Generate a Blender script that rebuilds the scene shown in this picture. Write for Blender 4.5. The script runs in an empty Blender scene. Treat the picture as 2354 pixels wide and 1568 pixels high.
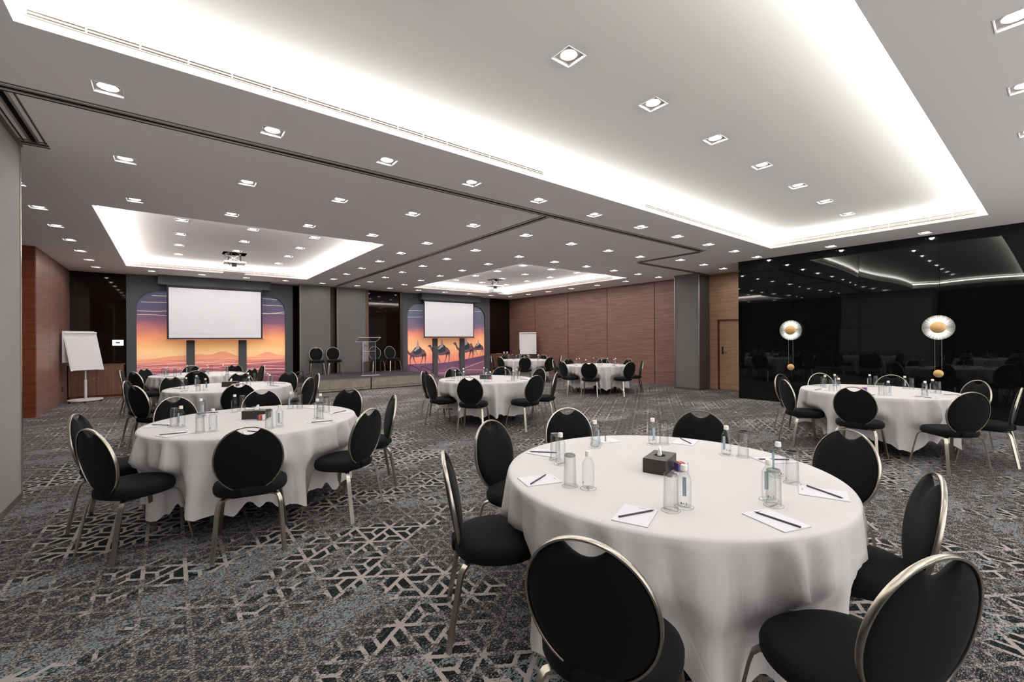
import bpy, bmesh, math, random
from mathutils import Vector, Matrix
PI = math.pi
R = math.radians
scene = bpy.context.scene
COL = scene.collection

# ------------------------------------------------------------------ camera
CAMH = 1.47
YAW, ROLL = R(-38.2281), R(-0.32573)
cf = Vector((-math.sin(YAW), math.cos(YAW), 0)); cr = Vector((math.cos(YAW), math.sin(YAW), 0)); cu = Vector((0, 0, 1))
cr2 = cr*math.cos(ROLL)+cu*math.sin(ROLL); cu2 = -cr*math.sin(ROLL)+cu*math.cos(ROLL)
cam_d = bpy.data.cameras.new('camera'); cam = bpy.data.objects.new('camera', cam_d); COL.objects.link(cam)
cam_d.sensor_width = 36; cam_d.lens = 36*1000.51/2354; cam_d.shift_y = -0.0012; cam_d.clip_start = 0.02; cam_d.clip_end = 100
M = Matrix((cr2, cu2, -cf)).transposed().to_4x4(); M.translation = Vector((0, 0, CAMH)); cam.matrix_world = M
scene.camera = cam
# ------------------------------------------------------------------ world, exposure, light levels
w = bpy.data.worlds.new('world'); scene.world = w; w.use_nodes = True
w.node_tree.nodes['Background'].inputs[0].default_value = (1.0, .98, .96, 1); w.node_tree.nodes['Background'].inputs[1].default_value = 1.05  # added even fill light, entering where the rear wall is left out
scene.view_settings.view_transform = 'Standard'; scene.view_settings.look = 'None'; scene.view_settings.gamma = 1
scene.view_settings.use_curve_mapping = False; scene.view_settings.exposure = 1.17
SPOT_W = 10.8          # each ceiling downlight
COVE_W = 8.0           # per metre of cove strip, big tray
COVE2_W = 16.0          # small trays
COL_SPOT = (1.0, .965, .94); COL_COVE = (.97, 1.0, .93); COL_COVE2 = (1.0, .93, .93)
scene.cycles.max_bounces = 10; scene.cycles.diffuse_bounces = 8; scene.cycles.glossy_bounces = 4
scene.cycles.transmission_bounces = 6; scene.cycles.transparent_max_bounces = 16; scene.cycles.caustics_refractive = False
scene.cycles.sample_clamp_indirect = 4.0

H = 3.356; TH = H+.211     # ceiling, tray ceilings
XW, YW = 12.55, 16.07
random.seed(5)

# ------------------------------------------------------------------ node helpers
def srgb(r, g, b):
    f = lambda c: (c/255/12.92) if c/255 <= .04045 else ((c/255+.055)/1.055)**2.4
    return (f(r), f(g), f(b), 1)
MATS = {}
def mat(name, col, rough=.6, metal=0, spec=.5, coat=0, sheen=0, emit=None, es=0):
    m = bpy.data.materials.new(name); m.use_nodes = True; p = m.node_tree.nodes['Principled BSDF']
    p.inputs['Base Color'].default_value = col; p.inputs['Roughness'].default_value = rough; p.inputs['Metallic'].default_value = metal
    p.inputs['Specular IOR Level'].default_value = spec; p.inputs['Coat Weight'].default_value = coat
    if sheen: p.inputs['Sheen Weight'].default_value = sheen
    if emit: p.inputs['Emission Color'].default_value = emit; p.inputs['Emission Strength'].default_value = es
    MATS[name] = m
    return m
class V:                                   # tiny expression builder over Math nodes
    nt = None
    def __init__(s, o): s.o = o
    @staticmethod
    def op(k, *a):
        n = V.nt.nodes.new('ShaderNodeMath'); n.operation = k
        for i, x in enumerate(a):
            if isinstance(x, V): V.nt.links.new(x.o, n.inputs[i])
            else: n.inputs[i].default_value = x
        return V(n.outputs[0])
    def __add__(s, b): return V.op('ADD', s, b)
    __radd__ = __add__
    def __sub__(s, b): return V.op('SUBTRACT', s, b)
    def __rsub__(s, b): return V.op('SUBTRACT', b, s)
    def __mul__(s, b): return V.op('MULTIPLY', s, b)
    __rmul__ = __mul__
    def __gt__(s, b): return V.op('GREATER_THAN', s, b)
    def __lt__(s, b): return V.op('LESS_THAN', s, b)
def nd(nt, t, **k):
    n = nt.nodes.new(t)
    for a, b in k.items(): setattr(n, a, b)
    return n
def coords(nt, scale, obj=False):
    tc = nd(nt, 'ShaderNodeTexCoord'); mp = nd(nt, 'ShaderNodeMapping')
    if obj: nt.links.new(tc.outputs['Object'], mp.inputs[0])
    else:
        g = nd(nt, 'ShaderNodeNewGeometry'); nt.links.new(g.outputs['Position'], mp.inputs[0])
    mp.inputs['Scale'].default_value = scale
    return mp.outputs[0]
def noise(nt, vec, scale, detail=2, rough=.5, dist=0):
    n = nd(nt, 'ShaderNodeTexNoise'); nt.links.new(vec, n.inputs['Vector']); n.inputs['Scale'].default_value = scale
    n.inputs['Detail'].default_value = detail; n.inputs['Roughness'].default_value = rough; n.inputs['Distortion'].default_value = dist
    return n.outputs['Fac']
def ramp(nt, fac, stops):
    n = nd(nt, 'ShaderNodeValToRGB'); e = n.color_ramp.elements
    while len(e) < len(stops): e.new(.5)
    for i, (p, c) in enumerate(stops): e[i].position = p; e[i].color = c
    if fac is not None: nt.links.new(fac, n.inputs[0])
    return n.outputs[0]
def mix(nt, f, a, b):
    n = nd(nt, 'ShaderNodeMix', data_type='RGBA')
    for i, x in ((0, f), (6, a), (7, b)):
        if isinstance(x, V): x = x.o
        if hasattr(x, 'is_linked') or hasattr(x, 'links'): nt.links.new(x, n.inputs[i])
        else: n.inputs[i].default_value = x
    return n.outputs[2]
def bump(m, h, strength=.2, dist=.002):
    nt = m.node_tree; b = nd(nt, 'ShaderNodeBump'); b.inputs['Strength'].default_value = strength; b.inputs['Distance'].default_value = dist
    nt.links.new(h, b.inputs['Height']); nt.links.new(b.outputs[0], nt.nodes['Principled BSDF'].inputs['Normal'])
def setcol(m, c): m.node_tree.links.new(c, m.node_tree.nodes['Principled BSDF'].inputs['Base Color'])

# ------------------------------------------------------------------ materials
m_ceil = mat('ceiling_paint', srgb(242, 238, 238), .9, spec=.2)
m_tray = mat('tray_paint', srgb(236, 233, 230), .9, spec=.2)
m_white = mat('white_enamel', srgb(235, 232, 230), .45)
m_grill = mat('grille_white', srgb(225, 222, 215), .5)
m_dark = mat('dark_gap', (.006, .005, .005, 1), .9, spec=.1)
m_alu = mat('aluminium', (.42, .40, .38, 1), .35, 1)
m_trim = mat('satin_trim', srgb(120, 112, 106), .4, .6)
m_steel = mat('brushed_nickel', (.45, .41, .355, 1), .28, 1)
nt = m_steel.node_tree; bump(m_steel, noise(nt, coords(nt, (200, 200, 6), True), 1.0, 2), .15, .0005)
m_gold = mat('brushed_gold', (.66, .43, .19, 1), .45, .75)
m_blackglass = mat('black_glass', (.0025, .003, .003, 1), .02, spec=.36)
m_brownglass = mat('brown_black_glass', (.007, .003, .0025, 1), .04, spec=.22)
m_fabric_wall = mat('grey_wall_fabric', srgb(104, 104, 106), .9, spec=.15)
nt = m_fabric_wall.node_tree; V.nt = nt
nn = noise(nt, coords(nt, (90, 90, 400)), 1, 2); setcol(m_fabric_wall, ramp(nt, nn, [(.3, srgb(74, 76, 78)), (.7, srgb(88, 90, 92))]))
m_part = mat('partition_vinyl', srgb(142, 140, 139), .8, spec=.2)
nt = m_part.node_tree; nn = noise(nt, coords(nt, (260, 260, 40)), 1, 3); setcol(m_part, ramp(nt, nn, [(.3, srgb(130, 128, 127)), (.7, srgb(152, 150, 149))]))
def wood(name, c1, c2, c3, sc, rough=.42):
    m = mat(name, c2, rough, spec=.4); nt = m.node_tree
    v = coords(nt, sc); n1 = noise(nt, v, 1.0, 5, .6, .6); c = ramp(nt, n1, [(.3, c1), (.5, c2), (.72, c3)])
    n2 = noise(nt, coords(nt, tuple(5*s for s in sc)), 1.0, 2); c = mix(nt, ramp(nt, n2, [(.35, (0, 0, 0, 1)), (.6, (.35, .35, .35, 1))]), c, c1)
    setcol(m, c); return m
m_part2 = mat('partition_fabric_dark', srgb(100, 98, 97), .85, spec=.2); nt = m_part2.node_tree; nn = noise(nt, coords(nt, (260, 260, 40)), 1, 3); setcol(m_part2, ramp(nt, nn, [(.3, srgb(90, 89, 89)), (.7, srgb(106, 105, 105))]))
m_wood = wood('walnut_wall', srgb(94, 66, 57), srgb(116, 85, 75), srgb(136, 105, 94), (1.2, 1.2, 26))
m_darkwood = wood('dark_walnut', srgb(40, 24, 19), srgb(52, 32, 25), srgb(62, 40, 32), (1.2, 1.2, 26), .4)
m_wood_red = wood('red_walnut', srgb(82, 36, 20), srgb(112, 54, 32), srgb(130, 68, 44), (1.2, 1.2, 26), .3)
m_wood_door = wood('door_walnut', srgb(138, 106, 84), srgb(166, 132, 106), srgb(184, 150, 122), (1.2, 1.2, 30))
m_wood_cab = wood('cabinet_walnut', srgb(84, 56, 44), srgb(106, 74, 58), srgb(124, 90, 72), (22, 22, 1.0))
m_stagefront = mat('stage_board', srgb(122, 110, 96), .7)
nt = m_stagefront.node_tree; setcol(m_stagefront, ramp(nt, noise(nt, coords(nt, (3, 3, 3)), 3, 6, .7), [(.3, srgb(110, 103, 91)), (.7, srgb(142, 133, 118))]))
m_stagetop = mat('stage_carpet', srgb(58, 56, 60), .95, spec=.1)
m_curt = mat('black_curtain', srgb(14, 14, 15), .85)
m_backwall = mat('back_wall_paint', srgb(70, 68, 68), .85)
m_cloth = mat('tablecloth_linen', srgb(194, 190, 190), .85, spec=.2, sheen=.05)
nt = m_cloth.node_tree; V.nt = nt
tcx = nd(nt, 'ShaderNodeTexCoord'); sxx = nd(nt, 'ShaderNodeSeparateXYZ'); nt.links.new(tcx.outputs['Object'], sxx.inputs[0])
side_ = V.op('SMOOTH_MIN', (.745-V(sxx.outputs[2]))*6.0, 1.0, .2)
wr = V(noise(nt, coords(nt, (7, 7, 1.6), True), 1, 3, .5, .8)); wr2 = V(noise(nt, coords(nt, (1.6, 1.6, 2.2), True), 1, 1, .4, .6)); ridge_ = V.op('ABSOLUTE', wr2-.5)
weave = V(noise(nt, coords(nt, (260, 260, 260), True), 1, 2))
bump(m_cloth, (wr*side_*1.2+V.op('MINIMUM', ridge_*3.0, .06)*side_*.9+weave*.02+wr2*.08).o, .4, .03)
m_pad = mat('chair_fabric', srgb(24, 26, 27), .9, spec=.15, sheen=.02)
nt = m_pad.node_tree; nn = noise(nt, coords(nt, (700, 700, 700), True), 1, 2); setcol(m_pad, ramp(nt, nn, [(.3, srgb(4, 5, 5)), (.7, srgb(12, 13, 14))]))
m_blackmetal = mat('black_metal', srgb(18, 18, 18), .4)
m_leather = mat('black_leatherette', srgb(38, 32, 31), .45)
m_paper = mat('notepad_paper', srgb(206, 204, 210), .8)
m_paper_edge = mat('notepad_edge', srgb(140, 136, 142), .8)
m_pencil = mat('pencil_black', srgb(40, 35, 38), .4)
m_tip = mat('pencil_wood', srgb(150, 120, 100), .6)
m_tissue = mat('tissue_white', srgb(240, 236, 232), .9)
m_orange = mat('sachet_orange', srgb(235, 110, 40), .5); m_violet = mat('sachet_violet', srgb(90, 70, 140), .5); m_red = mat('sachet_red', srgb(200, 40, 40), .5)
m_cap = mat('bottle_cap', srgb(222, 216, 208), .5)
m_label = mat('bottle_print', srgb(150, 166, 178), .6); m_ink = mat('dark_ink', srgb(96, 96, 98), .7)
m_screenwhite = mat('projection_screen', srgb(215, 215, 218), .9, spec=.1, emit=(.97, .97, 1, 1), es=.05)
m_screengrey = mat('projection_screen_band', srgb(190, 190, 192), .9, spec=.1, emit=(.97, .97, 1, 1), es=.1)
m_screenblack = mat('screen_border', srgb(16, 18, 22), .7)
m_panelwhite = mat('control_panel_white', srgb(235, 235, 235), .4, emit=(1, 1, 1, 1), es=.45)
m_flip = mat('flipchart_white', srgb(214, 214, 214), .6); m_flippaper = mat('flipchart_paper', srgb(208, 208, 208), .85)
m_greymetal = mat('grey_enamel', srgb(190, 190, 190), .4)
m_lamp = mat('lamp_glow', (1, 1, 1, 1), .5, emit=(1, .95, .9, 1), es=20)
m_halo = mat('lamp_ring_metal', srgb(205, 198, 195), .3, .3)
m_coaster = mat('coaster_board', srgb(204, 201, 198), .8)
for mm in (m_lamp, m_screenwhite, m_screengrey, m_panelwhite): mm.cycles.emission_sampling = 'NONE'

def glassy(name, tint, edge, eg=.55, blend=.25, rough=.03):
    m = bpy.data.materials.new(name); m.use_nodes = True; nt = m.node_tree; nt.nodes.clear()
    out = nd(nt, 'ShaderNodeOutputMaterial'); tr = nd(nt, 'ShaderNodeBsdfTransparent'); tr.inputs[0].default_value = tint
    te = nd(nt, 'ShaderNodeBsdfTransparent'); te.inputs[0].default_value = edge
    gl = nd(nt, 'ShaderNodeBsdfGlossy'); gl.inputs['Roughness'].default_value = rough; gl.inputs[0].default_value = (1, 1, 1, 1)
    lw = nd(nt, 'ShaderNodeLayerWeight'); lw.inputs[0].default_value = blend
    lf = nd(nt, 'ShaderNodeLayerWeight'); lf.inputs[0].default_value = .5
    pw = nd(nt, 'ShaderNodeMath', operation='POWER'); nt.links.new(lf.outputs['Facing'], pw.inputs[0]); pw.inputs[1].default_value = 4.0
    fr = nd(nt, 'ShaderNodeMath', operation='MULTIPLY_ADD'); nt.links.new(pw.outputs[0], fr.inputs[0]); fr.inputs[1].default_value = .42; fr.inputs[2].default_value = .03
    m1 = nd(nt, 'ShaderNodeMixShader'); m2 = nd(nt, 'ShaderNodeMixShader')
    r = nd(nt, 'ShaderNodeMath', operation='MULTIPLY'); nt.links.new(lw.outputs['Facing'], r.inputs[0]); r.inputs[1].default_value = eg
    nt.links.new(r.outputs[0], m1.inputs[0]); nt.links.new(tr.outputs[0], m1.inputs[1]); nt.links.new(te.outputs[0], m1.inputs[2])
    nt.links.new(fr.outputs[0], m2.inputs[0]); nt.links.new(m1.outputs[0], m2.inputs[1]); nt.links.new(gl.outputs[0], m2.inputs[2])
    nt.links.new(m2.outputs[0], out.inputs[0]); return m
m_glass = glassy('drinking_glass', (.965, .97, .97, 1), (.52, .54, .55, 1), .9, .14)
m_bottle = glassy('water_bottle_plastic', (.955, .97, .97, 1), (.42, .46, .47, 1), .9, .13)
m_acryl = glassy('clear_acrylic', (.95, .955, .96, 1), (.85, .87, .88, 1), .5)
# sconce disc: ribbed acrylic edge-lit by LEDs behind its brass centre
m_sconce = bpy.data.materials.new('edge_lit_acrylic'); m_sconce.use_nodes = True; nt = m_sconce.node_tree; V.nt = nt
p = nt.nodes['Principled BSDF']; p.inputs['Base Color'].default_value = (.22, .22, .21, 1); p.inputs['Roughness'].default_value = .12; p.inputs['Alpha'].default_value = .38
tc = nd(nt, 'ShaderNodeTexCoord'); sx = nd(nt, 'ShaderNodeSeparateXYZ'); nt.links.new(tc.outputs['Object'], sx.inputs[0])
yy, zz = V(sx.outputs[1]), V(sx.outputs[2])
rad = V.op('SQRT', yy*yy+zz*zz); an = V.op('ARCTAN2', zz, yy)
cmb = nd(nt, 'ShaderNodeCombineXYZ'); nt.links.new((an*4.0).o, cmb.inputs[0])
stre = V(noise(nt, cmb.outputs[0], 3.2, 4, .7)); stre = V.op('POWER', V.op('MAXIMUM', (stre-.3)*2.2, 0.0), 2.0)
fall = V.op('POWER', V.op('MAXIMUM', (1.0-(rad-.10)*(1/.13)), 0.0), 1.2)
ringl = V.op('GREATER_THAN', V.op('FRACT', rad*95.0), .72)
vert = V.op('POWER', V.op('ABSOLUTE', V.op('SINE', an)), 1.6)
es = (stre*2.0+.05)*(fall*2.2+.10)*(vert*1.8+.30)*(ringl*1.0+.5)*1.15
nt.links.new(es.o, p.inputs['Emission Strength']); p.inputs['Emission Color'].default_value = (1, .96, .88, 1)
m_sconce.cycles.emission_sampling = 'NONE'

# carpet: triangular lattice with pinwheel arms, worn to speckles in patches
m_carpet = mat('patterned_carpet', (.1, .1, .1, 1), .95, spec=.1)
nt = m_carpet.node_tree; V.nt = nt
g = nd(nt, 'ShaderNodeNewGeometry'); s = nd(nt, 'ShaderNodeSeparateXYZ'); nt.links.new(g.outputs['Position'], s.inputs[0])
tuft = coords(nt, (1, 1, 1)); jn = nd(nt, 'ShaderNodeTexNoise'); nt.links.new(tuft, jn.inputs['Vector']); jn.inputs['Scale'].default_value = 140; jn.inputs['Detail'].default_value = 1
js = nd(nt, 'ShaderNodeSeparateColor'); nt.links.new(jn.outputs['Color'], js.inputs[0])
x = V(s.outputs[0])+(V(js.outputs[0])-.5)*.012; y = V(s.outputs[1])+(V(js.outputs[1])-.5)*.012
al = (x-1.357)*(1/.2135); be = (y-3.003)*(1/.2915)
fr = [V.op('FRACT', q) for q in (al, be-al*.5, (be+al*.5)*-1.0)]
tt = (fr[0]+fr[1]+fr[2]) > 1.5
ga, gb, gc = [q+tt*(1.0-q*2.0) for q in fr]
edge = V.op('MINIMUM', ga, V.op('MINIMUM', gb, gc)) < .052
def arm(p_, q_): return (V.op('ABSOLUTE', p_-1/3) < .048)*(q_ > 1/3-.048)
line = V.op('MAXIMUM', edge, V.op('MAXIMUM', arm(gc, gb), V.op('MAXIMUM', arm(ga, gc), arm(gb, ga))))
z1 = V(noise(nt, coords(nt, (.55, .95, 1)), 1.25, 3, .55, .3))         # worn zones
z2 = V(noise(nt, coords(nt, (.6, 1.4, 3)), 1.7, 4, .6, .4))           # pale blue zones
sp = V(noise(nt, coords(nt, (75, 150, 1)), 1, 2, .6)); sp2 = V(noise(nt, coords(nt, (60, 90, 7)), 1, 2, .6))
mid = V(noise(nt, coords(nt, (5, 9, 1)), 1, 3, .6))
def sstep(v, a, b):
    n = nd(nt, 'ShaderNodeMapRange'); n.interpolation_type = 'SMOOTHSTEP'; nt.links.new(v.o, n.inputs[0])
    n.inputs[1].default_value = a; n.inputs[2].default_value = b; return V(n.outputs[0])
wear = sstep(z1+(mid-.5)*.5, .35, .50)
dark, mauve, pale, blue, brown = srgb(14, 21, 22), srgb(66, 64, 65), srgb(150, 140, 137), srgb(104, 114, 119), srgb(42, 45, 48)
cell = mix(nt, sp > (.74-wear*.26), dark, mauve)
cell = mix(nt, sp2 > (.75-wear*.27), cell, brown)
blz = sstep(z2+(mid-.5)*.6, .49, .60)
cell = mix(nt, sp2 > (.82-blz*.36), cell, blue)
lin = mix(nt, sp2 > (.72-wear*.25), pale, mauve)
lin = mix(nt, sp > (.80-wear*.29), lin, brown)
colr = mix(nt, line, cell, lin)
colr = mix(nt, (sp > .59)*wear*.8, colr, pale)
setcol(m_carpet, colr); bump(m_carpet, noise(nt, coords(nt, (300, 300, 300)), 1, 1), .3, .003)

# ------------------------------------------------------------------ mesh helpers
class MB:
    def __init__(s): s.v = []; s.f = []
    def box(s, x0, x1, y0, y1, z0, z1):
        n = len(s.v); s.v += [(x, y, z) for z in (z0, z1) for y in (y0, y1) for x in (x0, x1)]
        s.f += [tuple(n+i for i in q) for q in ((0, 2, 3, 1), (4, 5, 7, 6), (0, 1, 5, 4), (2, 6, 7, 3), (0, 4, 6, 2), (1, 3, 7, 5))]; return s
    def quad(s, *p): n = len(s.v); s.v += [tuple(q) for q in p]; s.f.append(tuple(range(n, n+len(p)))); return s
    def lathe(s, prof, n=24, c=(0, 0, 0), axis='z', closed=False):
        b = len(s.v); k = len(prof)
        for (r, h) in prof:
            for i in range(n):
                t = 2*PI*i/n; a, d = r*math.cos(t), r*math.sin(t)
                s.v.append((c[0]+a, c[1]+d, c[2]+h) if axis == 'z' else (c[0]+h, c[1]+a, c[2]+d))
        for j in range(k if closed else k-1):
            j2 = (j+1) % k
            for i in range(n): s.f.append((b+j*n+i, b+j*n+(i+1) % n, b+j2*n+(i+1) % n, b+j2*n+i))
        if not closed:
            if prof[0][0] > 1e-6: s.f.append(tuple(b+i for i in reversed(range(n))))
            if prof[-1][0] > 1e-6: s.f.append(tuple(b+(k-1)*n+i for i in range(n)))
        return s
    def sweep(s, pts, w, h, ref=(0, 0, 1), round_=False, closed=False):
        # rectangular (or round) section along pts; w across ref, h along ref
        b = len(s.v); P = [Vector(p) for p in pts]; ref = Vector(ref); n = len(P)
        sec = [(-.5, -.5), (.5, -.5), (.5, .5), (-.5, .5)] if not round_ else [(.5*math.cos(t*PI/4), .5*math.sin(t*PI/4)) for t in range(8)]
        m = len(sec)
        for i, p in enumerate(P):
            t = (P[(i+1) % n]-P[i-1]) if closed else (P[min(i+1, n-1)]-P[max(i-1, 0)])
            t.normalize(); a = t.cross(ref); 
            if a.length < 1e-4: a = t.cross(Vector((1, 0, 0)))
            a.normalize(); c = a.cross(t).normalized()
            for (u, v) in sec: q = p+a*u*w+c*v*h; s.v.append(tuple(q))
        for i in range(n if closed else n-1):
            j = (i+1) % n
            for k in range(m): s.f.append((b+i*m+k, b+i*m+(k+1) % m, b+j*m+(k+1) % m, b+j*m+k))
        if not closed: s.f.append(tuple(b+k for k in reversed(range(m)))); s.f.append(tuple(b+(n-1)*m+k for k in range(m)))
        return s
    def poly(s, pts, y0, y1):        # polygon in XZ extruded along Y
        n = len(s.v); k = len(pts); s.v += [(p[0], y0, p[1]) for p in pts]+[(p[0], y1, p[1]) for p in pts]
        s.f.append(tuple(range(n, n+k))); s.f.append(tuple(range(n+2*k-1, n+k-1, -1)))
        for i in range(k): s.f.append((n+i, n+k+i, n+k+(i+1) % k, n+(i+1) % k))
        return s
    def mesh(s, name, m, smooth=None):
        me = bpy.data.meshes.new(name); me.from_pydata(s.v, [], s.f); me.materials.append(m)
        bm = bmesh.new(); bm.from_mesh(me); bmesh.ops.recalc_face_normals(bm, faces=bm.faces)
        if smooth:
            for f in bm.faces: f.smooth = True
            for e in bm.edges:
                if len(e.link_faces) == 2 and e.calc_face_angle(0) > R(smooth): e.smooth = False
        bm.to_mesh(me); bm.free(); return me
    def build(s, name, m, parent=None, smooth=None, bevel=0):
        o = bpy.data.objects.new(name, s.mesh(name, m, smooth)); COL.objects.link(o)
        if parent: o.parent = parent
        if bevel:
            b = o.modifiers.new('bevel', 'BEVEL'); b.width = bevel; b.segments = 2; b.limit_method = 'ANGLE'
        return o
def tag(o, label=None, cat=None, group=None, kind=None):
    if label: o['label'] = label
    if cat: o['category'] = cat
    if group: o['group'] = group
    if kind: o['kind'] = kind
    return o
def empty(name, loc=(0, 0, 0), rz=0):
    o = bpy.data.objects.new(name, None); COL.objects.link(o); o.location = loc; o.rotation_euler.z = rz; o.empty_display_size = .1; return o
def box(name, m, x0, x1, y0, y1, z0, z1, parent=None, bevel=0): return MB().box(x0, x1, y0, y1, z0, z1).build(name, m, parent, bevel=bevel)
def struct(o): o['kind'] = 'structure'; return o
def cp(o, parent=None):
    c = o.copy(); COL.objects.link(c); c.parent = parent
    for k in ('label', 'group'):
        if parent is None and k in c: del c[k]
    for ch in list(o.children): cp(ch, c)
    return c
ORD = 'first second third fourth fifth sixth seventh eighth ninth tenth eleventh twelfth thirteenth fourteenth fifteenth'.split()

# ------------------------------------------------------------------ ceiling with openings
TR1 = (-.71, 9.95, .72, 3.81); TR2 = (-.83, 3.33, 8.27, 14.40); TR3 = (6.85, 11.10, 8.32, 14.40)
XC = [-1.43, -.35, .74, 1.81, 2.87, 3.95, 5.08, 6.25, 7.37, 8.50, 9.62, 10.72, 11.74]
low = []     # (x, y, row, col)
def addrow(y, cols, row):
    for i in cols: low.append((XC[i], y, row, i))
addrow(15.02, range(0, 13), 0)
for r_, y_ in ((1, 13.79), (2, 12.56), (3, 11.33), (4, 10.09), (5, 8.87)): addrow(y_, (0, 5, 6, 7, 12), r_)
addrow(7.66, range(0, 13), 6); addrow(6.02, [1, 2, 3, 4, 5, 6, 7, 8, 9], 7); 
for i in (10, 11, 12): low.append((XC[i], 5.69, 7, i))
addrow(4.41, range(1, 12), 8); low.append((10.72, 2.97, 9, 11)); low.append((10.72, 1.55, 10, 11))
addrow(.17, range(1, 12), 11); addrow(-1.45, range(1, 12, 2), 12)
LS = .0875
t1 = [(x_, 2.27) for x_ in (1.23, 2.34, 3.41, 4.53, 5.67, 6.82, 7.93, 9.04)]
t2 = [(x_, y_) for y_ in (9.42, 10.66, 11.88, 13.12) for x_ in (.18, 1.25, 2.33)]
t3 = [(x_, y_) for y_ in (9.48, 10.70, 11.90, 13.14) for x_ in (7.88, 8.98, 10.08)]
def grid_sheet(x0, x1, y0, y1, z, holes, up=False):
    xs = sorted({x0, x1} | {q for h in holes for q in h[:2]}); ys = sorted({y0, y1} | {q for h in holes for q in h[2:]})
    mb = MB(); idx = {}
    def vid(i, j):
        if (i, j) not in idx: idx[i, j] = len(mb.v); mb.v.append((xs[i], ys[j], z))
        return idx[i, j]
    for i in range(len(xs)-1):
        for j in range(len(ys)-1):
            cx, cy = (xs[i]+xs[i+1])/2, (ys[j]+ys[j+1])/2
            if any(h[0] < cx < h[1] and h[2] < cy < h[3] for h in holes): continue
            mb.f.append((vid(i, j), vid(i, j+1), vid(i+1, j+1), vid(i+1, j)))
    return mb
hl = [(a-LS, a+LS, b-LS, b+LS) for a, b, _, _ in low]
ceil = struct(grid_sheet(-2.7, 12.75, -3.1, 16.5, H, hl+[TR1, TR2, TR3]).build('ceiling', m_ceil)); tag(ceil, 'smooth pale ceiling with square downlights and three recessed trays')
struct(box('trim_1', m_ceil, -2.8, 12.9, -3.2, 16.6, TH+.25, TH+.3))
LEDGE, LIP = .20, .135
def tray(T, name, lamps, holes, wcol, power, ah=.93, av=.36):
    x0, x1, y0, y1 = T; e = LEDGE
    top = struct(grid_sheet(x0-e, x1+e, y0-e, y1+e, TH, [(a-LS, a+LS, b-LS, b+LS) for a, b in lamps]+holes).build(name, m_tray))
    mb = MB(); t = .015
    mb.box(x0-t, x1+t, y0-t, y0, H+.002, H+LIP).box(x0-t, x1+t, y1, y1+t, H+.002, H+LIP).box(x0-t, x0, y0, y1, H+.002, H+LIP).box(x1, x1+t, y0, y1, H+.002, H+LIP)
    mb.box(x0-e, x1+e, y0-e, y0-t, H+LIP-.02, H+LIP-.01).box(x0-e, x1+e, y1+t, y1+e, H+LIP-.02, H+LIP-.01).box(x0-e, x0-t, y0-t, y1+t, H+LIP-.02, H+LIP-.01).box(x1+t, x1+e, y0-t, y1+t, H+LIP-.02, H+LIP-.01)
    mb.box(x0-e-.01, x1+e+.01, y0-e-.01, y0-e, H+LIP-.02, TH).box(x0-e-.01, x1+e+.01, y1+e, y1+e+.01, H+LIP-.02, TH)
    mb.box(x0-e-.01, x0-e, y0-e, y1+e, H+LIP-.02, TH).box(x1+e, x1+e+.01, y0-e, y1+e, H+LIP-.02, TH)
    mb.build('tray_lip', m_tray, top)
    for (cx, cy, L, rz, din) in (((x0+x1)/2, y0-e*.5, x1-x0+.2, 0, (0, 1)), ((x0+x1)/2, y1+e*.5, x1-x0+.2, 0, (0, -1)), (x0-e*.5, (y0+y1)/2, y1-y0+.2, PI/2, (1, 0)), (x1+e*.5, (y0+y1)/2, y1-y0+.2, PI/2, (-1, 0))):
        d = bpy.data.lights.new('cove_strip', 'AREA'); d.shape = 'RECTANGLE'; d.size = L; d.size_y = .03; d.energy = power*L; d.color = wcol
        o = bpy.data.objects.new('cove_strip_light', d); COL.objects.link(o); o.location = (cx, cy, H+LIP+.004)
        # local -Z is the emitting side: aim up and inwards
        aim = Vector((din[0]*ah, din[1]*ah, av)); ax = Vector((math.cos(rz), math.sin(rz), 0)); zz_ = -aim.normalized(); yv = zz_.cross(ax).normalized(); ax = yv.cross(zz_)
        o.matrix_world = Matrix.Translation((cx, cy, H+LIP+.004)) @ Matrix((ax, yv, zz_)).transposed().to_4x4()
    return top
PH = [(1.0, 1.48, 12.08, 12.54)]; PH2 = [(8.72, 9.20, 12.08, 12.54)]
tag(tray(TR1, 'ceiling_tray', t1, [], COL_COVE, COVE_W), 'big recessed ceiling tray with glowing cove edge')
tag(tray(TR2, 'ceiling_tray', t2, PH, COL_COVE2, COVE2_W, .42, .9), 'recessed ceiling tray before the dune mural')
tag(tray(TR3, 'ceiling_tray', t3, PH2, COL_COVE2, COVE2_W, .42, .9), 'recessed ceiling tray before the camel mural')

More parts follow.
